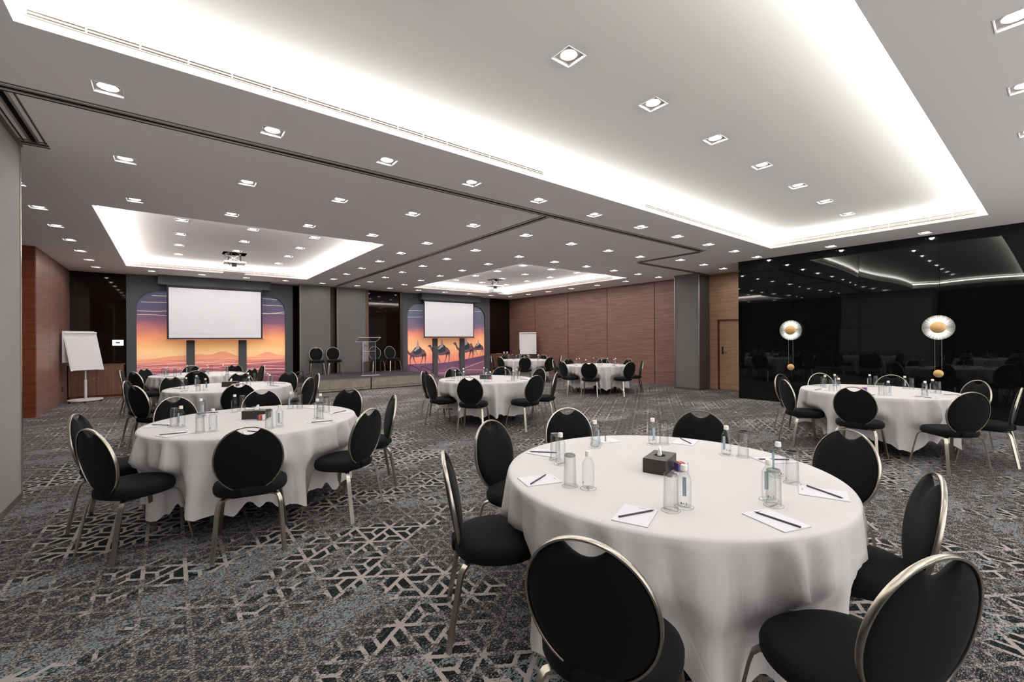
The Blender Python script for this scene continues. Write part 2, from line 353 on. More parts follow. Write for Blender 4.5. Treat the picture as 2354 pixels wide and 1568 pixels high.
# ------------------------------------------------------------------ room shell
fl = struct(MB().quad((-2.7, -3.1, 0), (12.75, -3.1, 0), (12.75, 16.5, 0), (-2.7, 16.5, 0)).build('floor', m_carpet)); tag(fl, 'dark geometric carpet with worn pale and blue patches')
wl = struct(box('wall_left', m_backwall, -2.9, -2.75, -3.1, 12.47, 0, H+.3)); tag(wl, 'dark window wall hung with black curtains')
struct(box('wall_right', m_backwall, 12.62, 12.8, -3.1, 16.4, 0, H+.3))
wst = struct(box('wall_stage', m_brownglass, -2.2, 12.8, 16.25, 16.45, 0, H+.3)); tag(wst, 'stage wall with grey panelled bays')
def panelwall(name, mback, mpan, axis, pos, back, seams, z0=0.0, z1=H, gap=.011, label=None):
    # wall of wood panels; axis 'x': plane x=pos
    a, b = min(seams), max(seams); lo, hi = sorted((pos, back))
    o = struct(box(name, m_dark, lo+(.012 if back > pos else 0), hi-(.012 if back < pos else 0), a, b, z0, z1) if axis == 'x' else box(name, m_dark, a, b, lo+.012, hi, z0, z1))
    if label: tag(o, label)
    for s0, s1 in zip(seams[:-1], seams[1:]):
        s0, s1 = min(s0, s1)+gap, max(s0, s1)-gap
        if axis == 'x': box('wood_panel', mpan, min(pos, pos+(.011 if back > pos else -.011)), max(pos, pos+(.011 if back > pos else -.011)), s0, s1, z0, z1, o)
        else: box('wood_panel', mpan, s0, s1, pos, pos+.011, z0, z1, o)
    return o
panelwall('wall_left_wood', m_dark, m_wood, 'x', -2.05, -2.25, [12.49, 13.71, 14.94, 16.2], label='walnut panelled wall beside the tall white flip chart')
struct(box('trim_2', m_wood_red, -2.74, -2.06, 12.47, 12.49, 0, H))
panelwall('wall_right_wood', m_dark, m_wood, 'x', XW, XW+.1, [7.2, 8.35, 10.32, 12.31, 14.29, 16.08, 16.2], label='long walnut panelled wall behind the far tables')
# door wall right of the folded partition
dw = struct(MB().box(XW, XW+.1, 6.42, 7.2, 0, H).box(XW, XW+.1, 4.9, 6.26, 2.03, H).box(XW, XW+.1, 6.26, 6.42, 0, H).build('wall_right_door', m_wood_door)); tag(dw, 'walnut wall around the door beside the black glass')
dr = struct(empty('door_1', (XW+.05, 5.78, 0)));  tag(dr, 'flush walnut door with black handle beside the black wall')
box('door_leaf', m_wood_door, 0, .04, -.80, .44, .005, 1.985, dr)
box('door_frame', m_wood_red, -.05, .0, .45, .48, 0, 2.03, dr); box('door_frame', m_wood_red, -.05, .0, -.84, .45, 1.99, 2.03, dr)
hd = box('door_handle', m_blackmetal, -.012, 0, .33, .375, 1.02, 1.24, dr); MB().sweep([(-.012, .35, 1.08), (-.05, .35, 1.08), (-.05, .21, 1.08)], .018, .018, (0, 0, 1), True).build('lever', m_blackmetal, hd)

# black glass wall (slightly bowed panes mirror the room)
bwy = [4.98, 3.80, 2.59, 1.41, .20, -1.0, -2.2, -3.1]
bw = struct(box('wall_black_glass', m_dark, 11.075, 12.6, -3.1, 4.965, 0, H)); tag(bw, 'glossy black glass wall mirroring the room')
box('side_panel', m_blackglass, 11.05, 12.62, 4.965, 4.98, 0, H, bw)
rnd = random.Random(3)
for k in range(7):
    for z0, z1 in ((0, 1.668), (1.674, H)):
        mb = MB(); n = 14; y1_, y0_ = bwy[k]-.0025, bwy[k+1]+.0025
        px, pz = rnd.uniform(0, 6), rnd.uniform(0, 6); am = .0022*rnd.uniform(.5, 1.1)
        for i in range(n+1):
            for j in range(n+1):
                u, v = i/n, j/n; edge_ = math.sin(PI*u)*math.sin(PI*v)
                mb.v.append((11.05-am*(math.sin(px+u*5.5)*.7+math.sin(pz+v*3))*edge_**.5, y0_+(y1_-y0_)*u, z0+(z1-z0)*v))
        for i in range(n):
            for j in range(n): a = i*(n+1)+j; mb.f.append((a, a+1, a+n+2, a+n+1))
        mb.build('glass_pane', m_blackglass, bw, smooth=60)
# curtains of the window wall (seen mirrored in the black glass)
def curtain(y0, y1, label):
    mb = MB(); n = int((y1-y0)*40)
    for i in range(n+1):
        y_ = y0+(y1-y0)*i/n; x_ = -2.62+.035*math.sin(i*.9)+.02*math.sin(i*.37+1)
        mb.v += [(x_, y_, .01), (x_, y_, H)]
    for i in range(n): mb.f.append((2*i, 2*i+1, 2*i+3, 2*i+2))
    tag(mb.build('curtain', m_curt, smooth=60), label, 'curtain')
curtain(6.6, 12.4, 'black curtain behind the grey partition, toward the stage'); curtain(-3.0, 4.2, 'black curtain beside the camera, along the window wall')

# left parked partition and its ceiling track
pt = struct(box('partition_1', m_part, -1.9, -1.10, 3.2, 6.085, .06, H-.03)); tag(pt, 'tall grey operable partition panel parked at the wall')
box('edge_trim', m_steel, -1.12, -1.092, 6.07, 6.10, .03, H-.02, pt); box('bottom_rail', m_steel, -1.13, -1.093, 3.2, 6.09, .0, .065, pt); box('head_rail', m_trim, -1.7, -1.08, 3.2, 6.09, H-.04, H-.005, pt)
trk = struct(empty('ceiling_track', (0, 0, 0))); tag(trk, 'dark slotted ceiling track of the folding partitions')
def tracks():
    zt = H
    def runx(x0, x1, yc):
        for dy, w_, m, d in ((-.075, .012, m_trim, .004), (.075, .012, m_trim, .004), (0, .034, m_dark, .003), (-.028, .018, m_alu, .006), (.028, .018, m_alu, .006), (-.07, .004, m_dark, .005), (.07, .004, m_dark, .005)):
            box('track_rail', m, x0, x1, yc+dy-w_/2, yc+dy+w_/2, zt-d, zt+.001, trk)
    def runy(y0, y1, xc):
        for dy, w_, m, d in ((-.075, .012, m_trim, .004), (.075, .012, m_trim, .004), (0, .034, m_dark, .003), (-.028, .018, m_alu, .006), (.028, .018, m_alu, .006), (-.07, .004, m_dark, .005), (.07, .004, m_dark, .005)):
            box('track_rail', m, xc+dy-w_/2, xc+dy+w_/2, y0, y1, zt-d, zt+.001, trk)
    runx(-2.4, 9.05, 4.82); runy(4.90, 6.02, -.985); runx(-2.2, -.9, 6.03); runy(4.92, 15.6, 4.54); runy(4.90, 6.47, 9.06); runx(9.14, 11.95, 6.50)
tracks()

# folded partition stack at the right
st = struct(empty('partition_2', (0, 0, 0))); tag(st, 'folded stack of grey partition panels beside the walnut door')
for k in range(6):
    x0 = 11.92+k*.095; pn = box('panel', m_part2, x0, x0+.085, 6.48, 7.22, .06, H-.06, st)
    box('edge_trim', m_trim, x0+.004, x0+.018, 6.455, 6.48, .02, H-.03, pn); box('edge_trim', m_trim, x0+.062, x0+.078, 6.455, 6.48, .02, H-.03, pn)
box('edge_trim', m_steel, 11.905, 11.925, 6.455, 6.475, .02, H-.03, st); box('edge_trim', m_steel, 11.905, 11.925, 7.215, 7.235, .02, H-.03, st)
box('bottom_rail', m_trim, 11.91, 12.48, 6.46, 7.23, .012, .06, st); box('head_rail', m_trim, 11.90, 12.50, 6.45, 7.24, H-.06, H-.002, st)

# middle section of the stage wall: two hanging grey panels, dark gaps, black mirror
def hung(x0, x1, y, label, nm):
    o = struct(box(nm, m_part2, x0, x1, y, y+.1, .02, H-.03)); tag(o, label)
    box('edge_trim', m_trim, x0-.03, x0, y-.01, y+.1, .0, H-.01, o); box('edge_trim', m_trim, x1, x1+.012, y-.01, y+.1, .0, H-.01, o); box('head_rail', m_trim, x0-.03, x1+.02, y-.012, y+.1, H-.03, H-.002, o)
hung(3.42, 4.34, 15.62, 'grey fabric partition panel behind the two stage chairs by the dune mural', 'partition_3')
hung(4.62, 5.56, 15.66, 'grey fabric partition panel behind the clear lectern', 'partition_4')
struct(box('wall_stage_gap', m_darkwood, 4.40, 4.60, 15.9, 16.0, 0, H)); struct(box('trim_3', m_wood_cab, 5.62, 5.82, 15.98, 16.05, 0, H)); struct(box('trim_4', m_darkwood, 7.07, 7.17, 16.0, 16.1, 0, H))
struct(box('wall_stage_mirror', m_brownglass, 5.83, 7.06, 16.07, 16.1, 0, H)); struct(box('wall_left_mirror', m_brownglass, -2.05, -.94, 16.17, 16.2, 0, H)); struct(box('wall_right_mirror', m_brownglass, 11.40, 12.53, 16.1, 16.13, 0, H))

# ------------------------------------------------------------------ grey bays with arched murals
def bay(X0, X1, a0, a1, pil, name, label, boxx):
    zs, r_ = 2.44, .5; n = 14
    def az(x_):
        if x_ < a0+r_: return zs+math.sqrt(max(0, r_*r_-(a0+r_-x_)**2))
        if x_ > a1-r_: return zs+math.sqrt(max(0, r_*r_-(x_-a1+r_)**2))
        return zs+r_
    mb = MB(); mb.box(X0, a0, YW, YW+.1, 0, H).box(a1, X1, YW, YW+.1, 0, H)
    xs = [a0+r_*(1-math.cos(PI/2*i/n)) for i in range(n+1)]; xs += [a1-r_*(1-math.cos(PI/2*i/n)) for i in range(n, -1, -1)]
    for p_, q_ in zip(xs[:-1], xs[1:]): mb.poly([(p_, az(p_)), (q_, az(q_)), (q_, H), (p_, H)], YW, YW+.1)
    o = struct(mb.build(name, m_fabric_wall)); tag(o, label)
    for p0, p1 in pil: box('pilaster', m_fabric_wall, p0, p1, YW-.02, YW+.08, 0, 1.9, o)
    b = struct(box('beam', m_fabric_wall, boxx[0], boxx[1], 15.70, YW-.002, 3.09, H)); tag(b, 'grey bulkhead box above the white screen, '+('dune mural side' if a0 < 3 else 'camel mural side'))
    return [(a0, 0)]+[(q, az(q)) for q in [a0+1e-4]+xs[1:-1]+[a1-1e-4]]+[(a1, 0)]
# murals
def flatmat(name, stops=None, c=None):
    m = mat(name, c or (1, 1, 1, 1), .55, spec=.3)
    if stops:
        nt = m.node_tree; V.nt = nt; g = nd(nt, 'ShaderNodeNewGeometry'); s = nd(nt, 'ShaderNodeSeparateXYZ'); nt.links.new(g.outputs['Position'], s.inputs[0])
        nz = V(noise(nt, coords(nt, (1.0, 1, 2.2)), 1.3, 4, .6, .5)); zz = (V(s.outputs[2])+(nz-.5)*.30)*(1/3.0)
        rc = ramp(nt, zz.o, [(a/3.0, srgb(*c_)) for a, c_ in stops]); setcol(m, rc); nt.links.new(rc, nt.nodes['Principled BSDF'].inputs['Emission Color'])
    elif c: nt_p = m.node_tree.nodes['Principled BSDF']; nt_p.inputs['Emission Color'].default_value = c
    m.node_tree.nodes['Principled BSDF'].inputs['Emission Strength'].default_value = .17   # glow added to the fabric print to brighten it
    m.cycles.emission_sampling = 'NONE'
    return m
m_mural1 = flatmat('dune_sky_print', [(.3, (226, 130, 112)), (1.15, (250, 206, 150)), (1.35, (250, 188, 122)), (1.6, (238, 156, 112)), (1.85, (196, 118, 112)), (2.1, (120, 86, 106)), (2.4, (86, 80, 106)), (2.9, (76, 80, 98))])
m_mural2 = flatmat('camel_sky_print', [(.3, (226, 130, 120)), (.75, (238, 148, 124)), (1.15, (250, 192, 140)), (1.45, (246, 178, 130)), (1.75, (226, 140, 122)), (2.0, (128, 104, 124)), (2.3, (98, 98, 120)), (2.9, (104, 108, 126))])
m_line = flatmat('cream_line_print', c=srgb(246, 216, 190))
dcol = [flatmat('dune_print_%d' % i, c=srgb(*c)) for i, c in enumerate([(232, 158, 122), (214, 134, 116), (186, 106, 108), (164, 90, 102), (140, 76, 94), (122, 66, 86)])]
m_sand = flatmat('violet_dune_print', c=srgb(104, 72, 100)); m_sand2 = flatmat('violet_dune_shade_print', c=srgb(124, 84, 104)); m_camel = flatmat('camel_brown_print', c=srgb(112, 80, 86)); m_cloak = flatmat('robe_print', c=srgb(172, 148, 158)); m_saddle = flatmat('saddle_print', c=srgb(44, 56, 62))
pts1 = bay(-.93, 3.27, -.72, 3.05, [(.40, .60), (1.72, 1.93)], 'wall_stage_bay_dunes', 'grey wall bay framing the dune mural', (-.24, 2.54))
pts2 = bay(7.19, 11.39, 7.41, 11.14, [(8.53, 8.73), (9.83, 10.04)], 'wall_stage_bay_camels', 'grey wall bay framing the camel mural', (7.85, 10.62))
YM = YW+.095
def clipped(pts, a0, a1): return [p for p in pts if a0 <= p[0] <= a1]
mu1 = empty('wall_mural', (1.165, YM, 0)); tag(mu1, 'arched mural of orange sunset dunes behind the wide white screen', 'mural')
mu2 = empty('wall_mural', (9.275, YM, 0)); tag(mu2, 'arched mural of a camel caravan behind the white screen beside the stage', 'mural')
def under(o, parent): o.parent = parent; o.matrix_parent_inverse = Matrix.Translation(parent.location).inverted(); return o
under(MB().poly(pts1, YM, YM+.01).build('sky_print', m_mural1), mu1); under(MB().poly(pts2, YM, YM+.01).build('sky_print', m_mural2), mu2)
def ridge(a0, a1, f, y, m, nm, parent, n=60):
    t = [(a0+(a1-a0)*i/n, f(a0+(a1-a0)*i/n)) for i in range(n+1)]
    under(MB().poly([(a0, 0)]+t+[(a1, 0)], y, y+.002).build(nm, m), parent)
def strip(a0, a1, f, y, wd, parent, mb_, n=50):
    mb = MB()
    for i in range(n):
        xa, xb = a0+(a1-a0)*i/n, a0+(a1-a0)*(i+1)/n
        mb.quad((xa, y, f(xa)), (xb, y, f(xb)), (xb, y, f(xb)+wd), (xa, y, f(xa)+wd))
    under(mb.build('line_print', m_line), parent)
G = lambda x_, c, s_: math.exp(-((x_-c)/s_)**2)
fs = [lambda x_: .99+.03*math.sin(x_*2)+.16*G(x_, 1.32, .28)+.16*G(x_, 2.52, .26)+.05*G(x_, .2, .5)+.05*G(x_, .72, .18),
      lambda x_: .90+.03*math.sin(x_*1.7+1)+.03*G(x_, 1.4, .4), lambda x_: .80+.035*math.sin(x_*2.1+2), lambda x_: .70+.04*math.sin(x_*1.6+4),
      lambda x_: .58+.035*math.sin(x_*2.4+.5), lambda x_: .44+.05*math.sin(x_*1.5+3)]
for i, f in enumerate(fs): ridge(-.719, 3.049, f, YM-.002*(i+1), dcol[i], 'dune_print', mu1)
lm = MB(); yl = YM-.016
rl = random.Random(8)
for i in range(11):
    b0 = .36+.055*i; ph = rl.uniform(0, 6); k = rl.uniform(1.2, 3); s_ = rl.uniform(-.04, .04)
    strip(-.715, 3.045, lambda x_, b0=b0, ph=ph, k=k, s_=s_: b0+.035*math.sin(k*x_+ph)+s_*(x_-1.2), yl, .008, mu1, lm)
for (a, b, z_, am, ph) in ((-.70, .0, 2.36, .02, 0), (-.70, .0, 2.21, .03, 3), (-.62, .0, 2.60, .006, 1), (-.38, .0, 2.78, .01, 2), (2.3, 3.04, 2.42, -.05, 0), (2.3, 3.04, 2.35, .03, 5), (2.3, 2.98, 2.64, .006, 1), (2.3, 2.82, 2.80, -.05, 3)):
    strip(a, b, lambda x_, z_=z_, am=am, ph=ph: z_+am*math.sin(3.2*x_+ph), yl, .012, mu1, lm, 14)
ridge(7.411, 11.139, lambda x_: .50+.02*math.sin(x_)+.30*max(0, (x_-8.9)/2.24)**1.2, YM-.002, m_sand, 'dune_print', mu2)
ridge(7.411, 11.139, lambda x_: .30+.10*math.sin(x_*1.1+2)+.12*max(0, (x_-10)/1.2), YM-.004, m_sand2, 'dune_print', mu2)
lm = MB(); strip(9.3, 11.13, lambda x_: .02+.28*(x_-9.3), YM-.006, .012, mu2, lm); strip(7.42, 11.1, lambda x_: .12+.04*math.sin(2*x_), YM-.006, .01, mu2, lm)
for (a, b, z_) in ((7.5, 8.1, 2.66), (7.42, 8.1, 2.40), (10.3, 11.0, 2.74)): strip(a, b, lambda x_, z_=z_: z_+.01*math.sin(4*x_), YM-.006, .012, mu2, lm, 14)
# camel outline (unit = 1 m long, facing left, feet at 0)
CB = [(-.50, .62), (-.47, .66), (-.42, .68), (-.37, .67), (-.34, .60), (-.31, .52), (-.26, .46), (-.20, .45), (-.14, .52), (-.06, .58), (.02, .66), (.10, .70), (.17, .66), (.26, .58), (.34, .54), (.40, .46), (.41, .36), (.36, .30), (.26, .30), (.12, .27), (-.02, .27), (-.12, .30), (-.20, .32), (-.28, .36), (-.36, .46), (-.40, .56), (-.44, .59)]
def leg(hx, hz, kx, kz, fx, w0=.05): return [(hx-w0, hz), (kx-.02, kz), (fx-.014, .02), (fx-.04, 0), (fx+.02, 0), (fx+.014, .03), (kx+.02, kz), (hx+w0, hz)]
def camel(cx, z0, s_, rider, y, cut=None):
    c = empty('printed_camel', (cx, y, z0)); 
    c2 = MB(); P = lambda pts: [(max(p[0]*s_, 7.413-cx), p[1]*s_) for p in pts]
    c2.poly(P(CB), 0, .0005)
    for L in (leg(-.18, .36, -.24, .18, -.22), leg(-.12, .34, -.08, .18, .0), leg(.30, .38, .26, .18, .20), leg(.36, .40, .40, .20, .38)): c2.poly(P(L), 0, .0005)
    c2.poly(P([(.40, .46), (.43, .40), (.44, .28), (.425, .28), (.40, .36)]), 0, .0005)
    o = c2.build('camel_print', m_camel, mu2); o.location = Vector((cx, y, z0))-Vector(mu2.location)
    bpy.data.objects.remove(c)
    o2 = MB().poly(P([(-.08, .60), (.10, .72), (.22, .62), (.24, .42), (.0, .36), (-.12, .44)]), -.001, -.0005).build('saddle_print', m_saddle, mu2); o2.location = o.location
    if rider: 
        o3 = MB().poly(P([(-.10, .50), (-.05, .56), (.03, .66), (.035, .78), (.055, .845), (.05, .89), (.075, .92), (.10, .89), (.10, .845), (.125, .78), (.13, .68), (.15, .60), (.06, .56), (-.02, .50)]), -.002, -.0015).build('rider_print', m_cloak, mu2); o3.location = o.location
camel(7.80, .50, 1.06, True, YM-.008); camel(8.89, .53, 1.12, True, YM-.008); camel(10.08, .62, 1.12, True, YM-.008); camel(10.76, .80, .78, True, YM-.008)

# ------------------------------------------------------------------ projection screens
def screen(x0, x1, z0, z1, band, label):
    t = empty('projection_screen', ((x0+x1)/2, 15.75, z0)); tag(t, label, 'screen', 'pull-down projection screens'); hw = (x1-x0)/2; hh = z1-z0
    MB().box(-hw, hw, 0, .01, 0, hh).build('border', m_screenblack, t)
    MB().box(-hw+.045, hw-.045, -.004, 0, .04+band, hh-.05).build('screen_surface', m_screenwhite, t)
    MB().box(-hw+.045, hw-.045, -.004, 0, .04, .04+band-.002).build('screen_surface', m_screengrey, t)
    MB().box(-hw, hw, -.015, .02, hh, hh+.035).build('roller_slot', m_blackmetal, t); MB().box(-hw-.03, hw+.03, -.015, .02, -.03, 0).build('weight_bar', mat('bar', srgb(200, 120, 90), .5), t)
screen(-.05, 2.33, 1.54, 3.07, .13, 'wide white projection screen before the dune mural'); screen(7.95, 10.33, 1.575, 3.07, .03, 'white projection screen before the camel mural')

# ------------------------------------------------------------------ downlights
def make_downlight():
    t = empty('ceiling_downlight'); s_ = LS
    mb = MB(); d = .026
    for a in (-1, 1): mb.box(a*s_-(.004 if a > 0 else -.0), a*s_+(.0 if a > 0 else .004), -s_, s_, 0, d).box(-s_, s_, a*s_-(.004 if a > 0 else -.0), a*s_+(.0 if a > 0 else .004), 0, d)
    e = s_+.004
    for a in (-1, 1): mb.box(min(a*s_, a*e), max(a*s_, a*e), -e, e, -.003, .0).box(-e, e, min(a*s_, a*e), max(a*s_, a*e), -.003, .0)
    mb.build('frame', m_white, t)
    MB().box(-s_, s_, -s_, s_, d, d+.004).build('back_plate', m_halo, t)
    MB().lathe([(.070, d), (.070, d-.010), (.062, d-.012), (.056, d-.002)], 24, closed=True).build('lamp_ring', m_halo, t, smooth=40)
    MB().lathe([(.001, d-.012), (.042, d-.011), (.054, d-.006)], 24).build('lamp_lens', m_lamp, t, smooth=60)
    return t
dl0 = make_downlight(); used = False
ld = bpy.data.lights.new('downlight_beam', 'SPOT'); ld.energy = SPOT_W; ld.color = COL_SPOT; ld.spot_size = R(176); ld.spot_blend = .6; ld.shadow_soft_size = .04
def place_light(x_, y_, z_, label, group):
    global used
    o = dl0 if not used else cp(dl0); used = True
    o.location = (x_, y_, z_); tag(o, label, 'light', group)
    l = bpy.data.objects.new('downlight_beam', ld); COL.objects.link(l); l.location = (x_, y_, z_+.008)
for x_, y_, r_, c_ in low:
    place_light(x_, y_, H, 'square downlight, %s row from the stage wall, %s from the curtain side' % (ORD[r_], ORD[c_]), 'downlights in the lower ceiling')
for i, (x_, y_) in enumerate(t1): place_light(x_, y_, TH, 'square downlight in the big tray overhead, %s along from the curtain side' % ORD[i], 'downlights in the big tray')
for nm, ts in (('dune mural', t2), ('camel mural', t3)):
    for i, (x_, y_) in enumerate(ts): place_light(x_, y_, TH, 'square downlight in the %s tray, %s row from the camera, %s across' % (nm, ORD[i//3], ORD[i % 3]), 'downlights in the %s tray' % nm)

# ------------------------------------------------------------------ linear air grilles on the tray faces
def grille(p0, p1, z0, z1, nin, label):
    L = (Vector(p1)-Vector(p0)).length; rz = math.atan2(p1[1]-p0[1], p1[0]-p0[0])
    t = empty('air_grille', (p0[0], p0[1], z0), rz); tag(t, label, 'vent'); hh = z1-z0      # local -y faces the tray
    box('back_plate', m_dark if False else m_trim, 0, L, -.002, 0, 0, hh, t); box('frame', m_grill, -.006, L+.006, -.008, 0, -.006, 0, t); box('frame', m_grill, -.006, L+.006, -.008, 0, hh, hh+.006, t)
    for k in range(3 if hh > .04 else 1): z_ = hh*(k+1)/(4 if hh > .04 else 2); box('slat', m_grill, 0, L, -.008, -.002, z_-.005, z_+.005, t)
    n = max(2, int(L/.25))
    for k in range(n+1): x_ = L*k/n; box('divider', m_grill, x_-.005, x_+.005, -.009, -.001, 0, hh, t)
grille((-.66, 3.81), (3.48, 3.81), H+.062, H+.092, 3, 'long slim air grille along the big tray, above the grey partition')
grille((5.5, 3.81), (9.3, 3.81), H+.062, H+.092, 3, 'long slim air grille along the big tray, toward the black wall')
grille((9.95, 3.75), (9.95, .85), H+.05, H+.115, 3, 'air grille on the big tray edge above the black glass wall')
grille((-.72, 14.40), (3.0, 14.40), H+.045, H+.11, 3, 'air grille on the tray edge nearest the dune mural')
grille((7.0, 14.40), (10.95, 14.40), H+.045, H+.11, 3, 'air grille on the tray edge nearest the camel mural')
grille((11.10, 14.3), (11.10, 8.9), H+.045, H+.11, 3, 'air grille on the tray edge above the walnut wall side')

# ------------------------------------------------------------------ projectors on lifts
def projector(cx, cy, label):
    t = empty('ceiling_projector', (cx, cy, TH)); tag(t, label, 'projector')
    mb = MB(); x_, y_ = .24, .23
    mb.box(-x_, x_, -y_, -y_+.005, 0, .2).box(-x_, x_, y_-.005, y_, 0, .2).box(-x_, -x_+.005, -y_, y_, 0, .2).box(x_-.005, x_, -y_, y_, 0, .2).box(-x_, x_, -y_, y_, .2, .205)
    mb.build('ceiling_opening', m_dark, t)
    for a in (-.12, .12): MB().sweep([(a, 0, .19), (a, 0, -.2)], .035, .035, (0, 1, 0)).build('lift_post', m_blackmetal, t)
    for sgn in (-1, 1):
        for (a, b, c, d) in ((-.2, .15, .12, -.03), (.12, -.03, -.15, -.19), (.2, .15, -.2, -.04), (-.2, -.04, .1, -.18)):
            MB().sweep([(a, sgn*.12, b), (c, sgn*.12, d)], .012, .008, (0, 1, 0)).build('scissor_arm', m_trim, t)
    box('top_plate', m_white, -.22, .22, -.2, .2, -.235, -.2, t); box('bottom_plate', m_white, -.22, .22, -.22, .22, -.46, -.448, t)
    for a in (-.2, .2):
        for b in (-.18, .18): MB().sweep([(a, b, -.2), (a, b, -.45)], .008, .008, (0, 1, 0), True).build('rod', m_steel, t)
    pb = box('projector_body', m_white, -.17, .17, -.16, .16, -.43, -.33, t, bevel=.01); MB().lathe([(.03, -.2), (.03, -.15)], 16, (0, 0, 0)).build('lens', m_blackmetal, pb).location = (0, .0, -.2)
    pb.children[0].rotation_euler = (R(90), 0, 0); pb.children[0].location = (.08, .0, -.38)
    MB().sweep([(-.05, 0, .1), (-.07, .02, -.05), (-.15, -.05, -.2), (-.1, -.1, -.3), (.02, -.13, -.33), (.1, -.17, -.38)], .014, .014, (0, 1, 0), True).build('cable', m_blackmetal, t, smooth=60)
    box('bracket', m_blackmetal, -.06, .04, -.05, .05, -.33, -.235, t)
projector(1.24, 12.31, 'white ceiling projector on a scissor lift facing the dune mural screen'); projector(8.96, 12.31, 'white ceiling projector on a scissor lift facing the camel mural screen')

# ------------------------------------------------------------------ sconces on the black glass
def sconce(y_, z_, zb, label):
    t = empty('wall_sconce', (11.045, y_, z_)); tag(t, label, 'lamp', 'brass and glass sconces on the black wall')
    prof = []; n = 14
    for i in range(n): r_ = .10+(.22-.10)*i/(n-1); prof.append((r_, -.075-(.006 if i % 2 else 0)))
    prof += [(.222, -.062), (.21, -.055), (.10, -.055)]
    MB().lathe(prof, 64, axis='x', closed=True).build('glass_disc', m_sconce, t, smooth=20)
    MB().lathe([(.001, -.105), (.098, -.103), (.105, -.097), (.105, -.05), (.05, -.045), (.05, 0)], 48, axis='x').build('brass_centre', m_gold, t, smooth=40)
    for a in (-.045, .045): MB().sweep([(-.065, a, -.10), (-.065, a, zb-z_+.03)], .007, .007, (1, 0, 0), True).build('rod', m_trim, t)
    MB().lathe([(.001, -.085), (.064, -.083), (.070, -.078), (.070, -.055), (.02, -.05), (.02, 0)], 40, (0, 0, zb-z_), axis='x').build('brass_weight', m_gold, t, smooth=40)
sconce(3.81, 1.65, .82, 'brass and ribbed glass sconce close to the walnut door'); sconce(1.42, 1.65, .81, 'brass and ribbed glass sconce above the black wall table, farther from the walnut door')

# ------------------------------------------------------------------ stage
def stage(x0, x1, label):
    t = empty('stage_platform', ((x0+x1)/2, 14.2, 0)); tag(t, label, 'stage', 'stage modules'); h_ = (x1-x0)/2
    box('deck', m_stagetop, -h_, h_, -1.26, 1.33, .345, .36, t); box('front_board', m_stagefront, -h_+.004, h_-.004, -1.262, -1.24, .085, .344, t); box('kick_board', m_stagefront, -h_+.004, h_-.004, -1.25, -1.23, .02, .08, t)
    box('side_skirt', m_stagetop, -h_, -h_+.02, -1.23, 1.33, .0, .344, t); box('side_skirt', m_stagetop, h_-.02, h_, -1.23, 1.33, .0, .344, t); box('edge_strip', m_trim, -h_, h_, -1.266, -1.26, .338, .361, t)
stage(3.28, 4.765, 'low stage module with beige board front holding two chairs by the dune mural'); stage(4.795, 6.90, 'low stage module with beige board front under the clear lectern')
def step(x0, x1, y0, y1, s_, label):
    t = empty('stage_step', ((x0+x1)/2, (y0+y1)/2, 0)); tag(t, label, 'step'); a, b = (x1-x0)/2, (y1-y0)/2
    box('tread', m_stagetop, -a, a, -b, b, .165, .18, t); box('riser', m_trim, -a+.01, a-.01, -b+.01, b-.01, 0, .165, t)
    for q in (-b, b):
        MB().sweep([(s_*a, q, .18), (s_*a*.98, q, .5), (s_*a*.8, q, .56), (s_*a*.5, q, .54), (-s_*a*.9, q, .40), (-s_*a, q, .2)], .025, .025, (0, 1, 0), True).build('hand_rail', m_blackmetal, t, smooth=60)
step(2.86, 3.24, 13.55, 14.5, 1, 'small black step with looped rails at the dune mural end of the stage'); step(6.94, 7.36, 14.0, 14.95, -1, 'small black step with looped rails at the camel mural end of the stage')

# lectern
lc = empty('lectern', (4.99, 13.78, .362), R(0)); tag(lc, 'clear acrylic lectern standing on the stage', 'lectern')
box('base_plate', m_acryl, -.30, .30, -.22, .22, 0, .025, lc, bevel=.003); box('front_panel', m_acryl, -.21, .21, -.12, -.108, .025, 1.08, lc); box('side_panel', m_acryl, -.21, -.198, -.108, .12, .025, 1.08, lc); box('side_panel', m_acryl, .198, .21, -.108, .12, .025, 1.08, lc)
box('shelf', m_acryl, -.198, .198, -.10, .12, .76, .772, lc)
tp = MB().quad((-.34, .20, 1.06), (.34, .20, 1.06), (.35, -.20, 1.2), (-.35, -.20, 1.2)).quad((-.34, .20, 1.075), (.34, .20, 1.075), (.35, -.20, 1.215), (-.35, -.20, 1.215)).build('reading_top', m_acryl, lc)
MB().sweep([(-.34, .20, 1.07), (.34, .20, 1.07), (.35, -.20, 1.21), (-.35, -.20, 1.21)], .012, .012, (0, 0, 1), closed=True).build('top_edge', mat('acrylic_edge', (.62, .64, .66, 1), .15), lc)
for a in (-.205, .205): 
    for b in (-.11,): MB().sweep([(a, b-.006, .02), (a, b-.006, 1.08)], .006, .006, (0, 1, 0)).build('panel_edge', MATS['acrylic_edge'], lc)
MB().sweep([(-.3, -.222, .014), (.3, -.222, .014)], .006, .02, (0, 0, 1)).build('base_edge', MATS['acrylic_edge'], lc)
for z_ in (.77,): MB().sweep([(-.2, -.115, z_), (.2, -.115, z_)], .008, .008, (0, 0, 1)).build('panel_edge', MATS['acrylic_edge'], lc)
def text_mesh(name, s_, size, shear=.3):
    c = bpy.data.curves.new(name, 'FONT'); c.body = s_; c.size = size; c.align_x = 'CENTER'; c.align_y = 'CENTER'; c.shear = shear; c.resolution_u = 2
    o = bpy.data.objects.new(name, c); COL.objects.link(o); dg = bpy.context.evaluated_depsgraph_get(); me = bpy.data.meshes.new_from_object(o.evaluated_get(dg)); bpy.data.objects.remove(o); return me
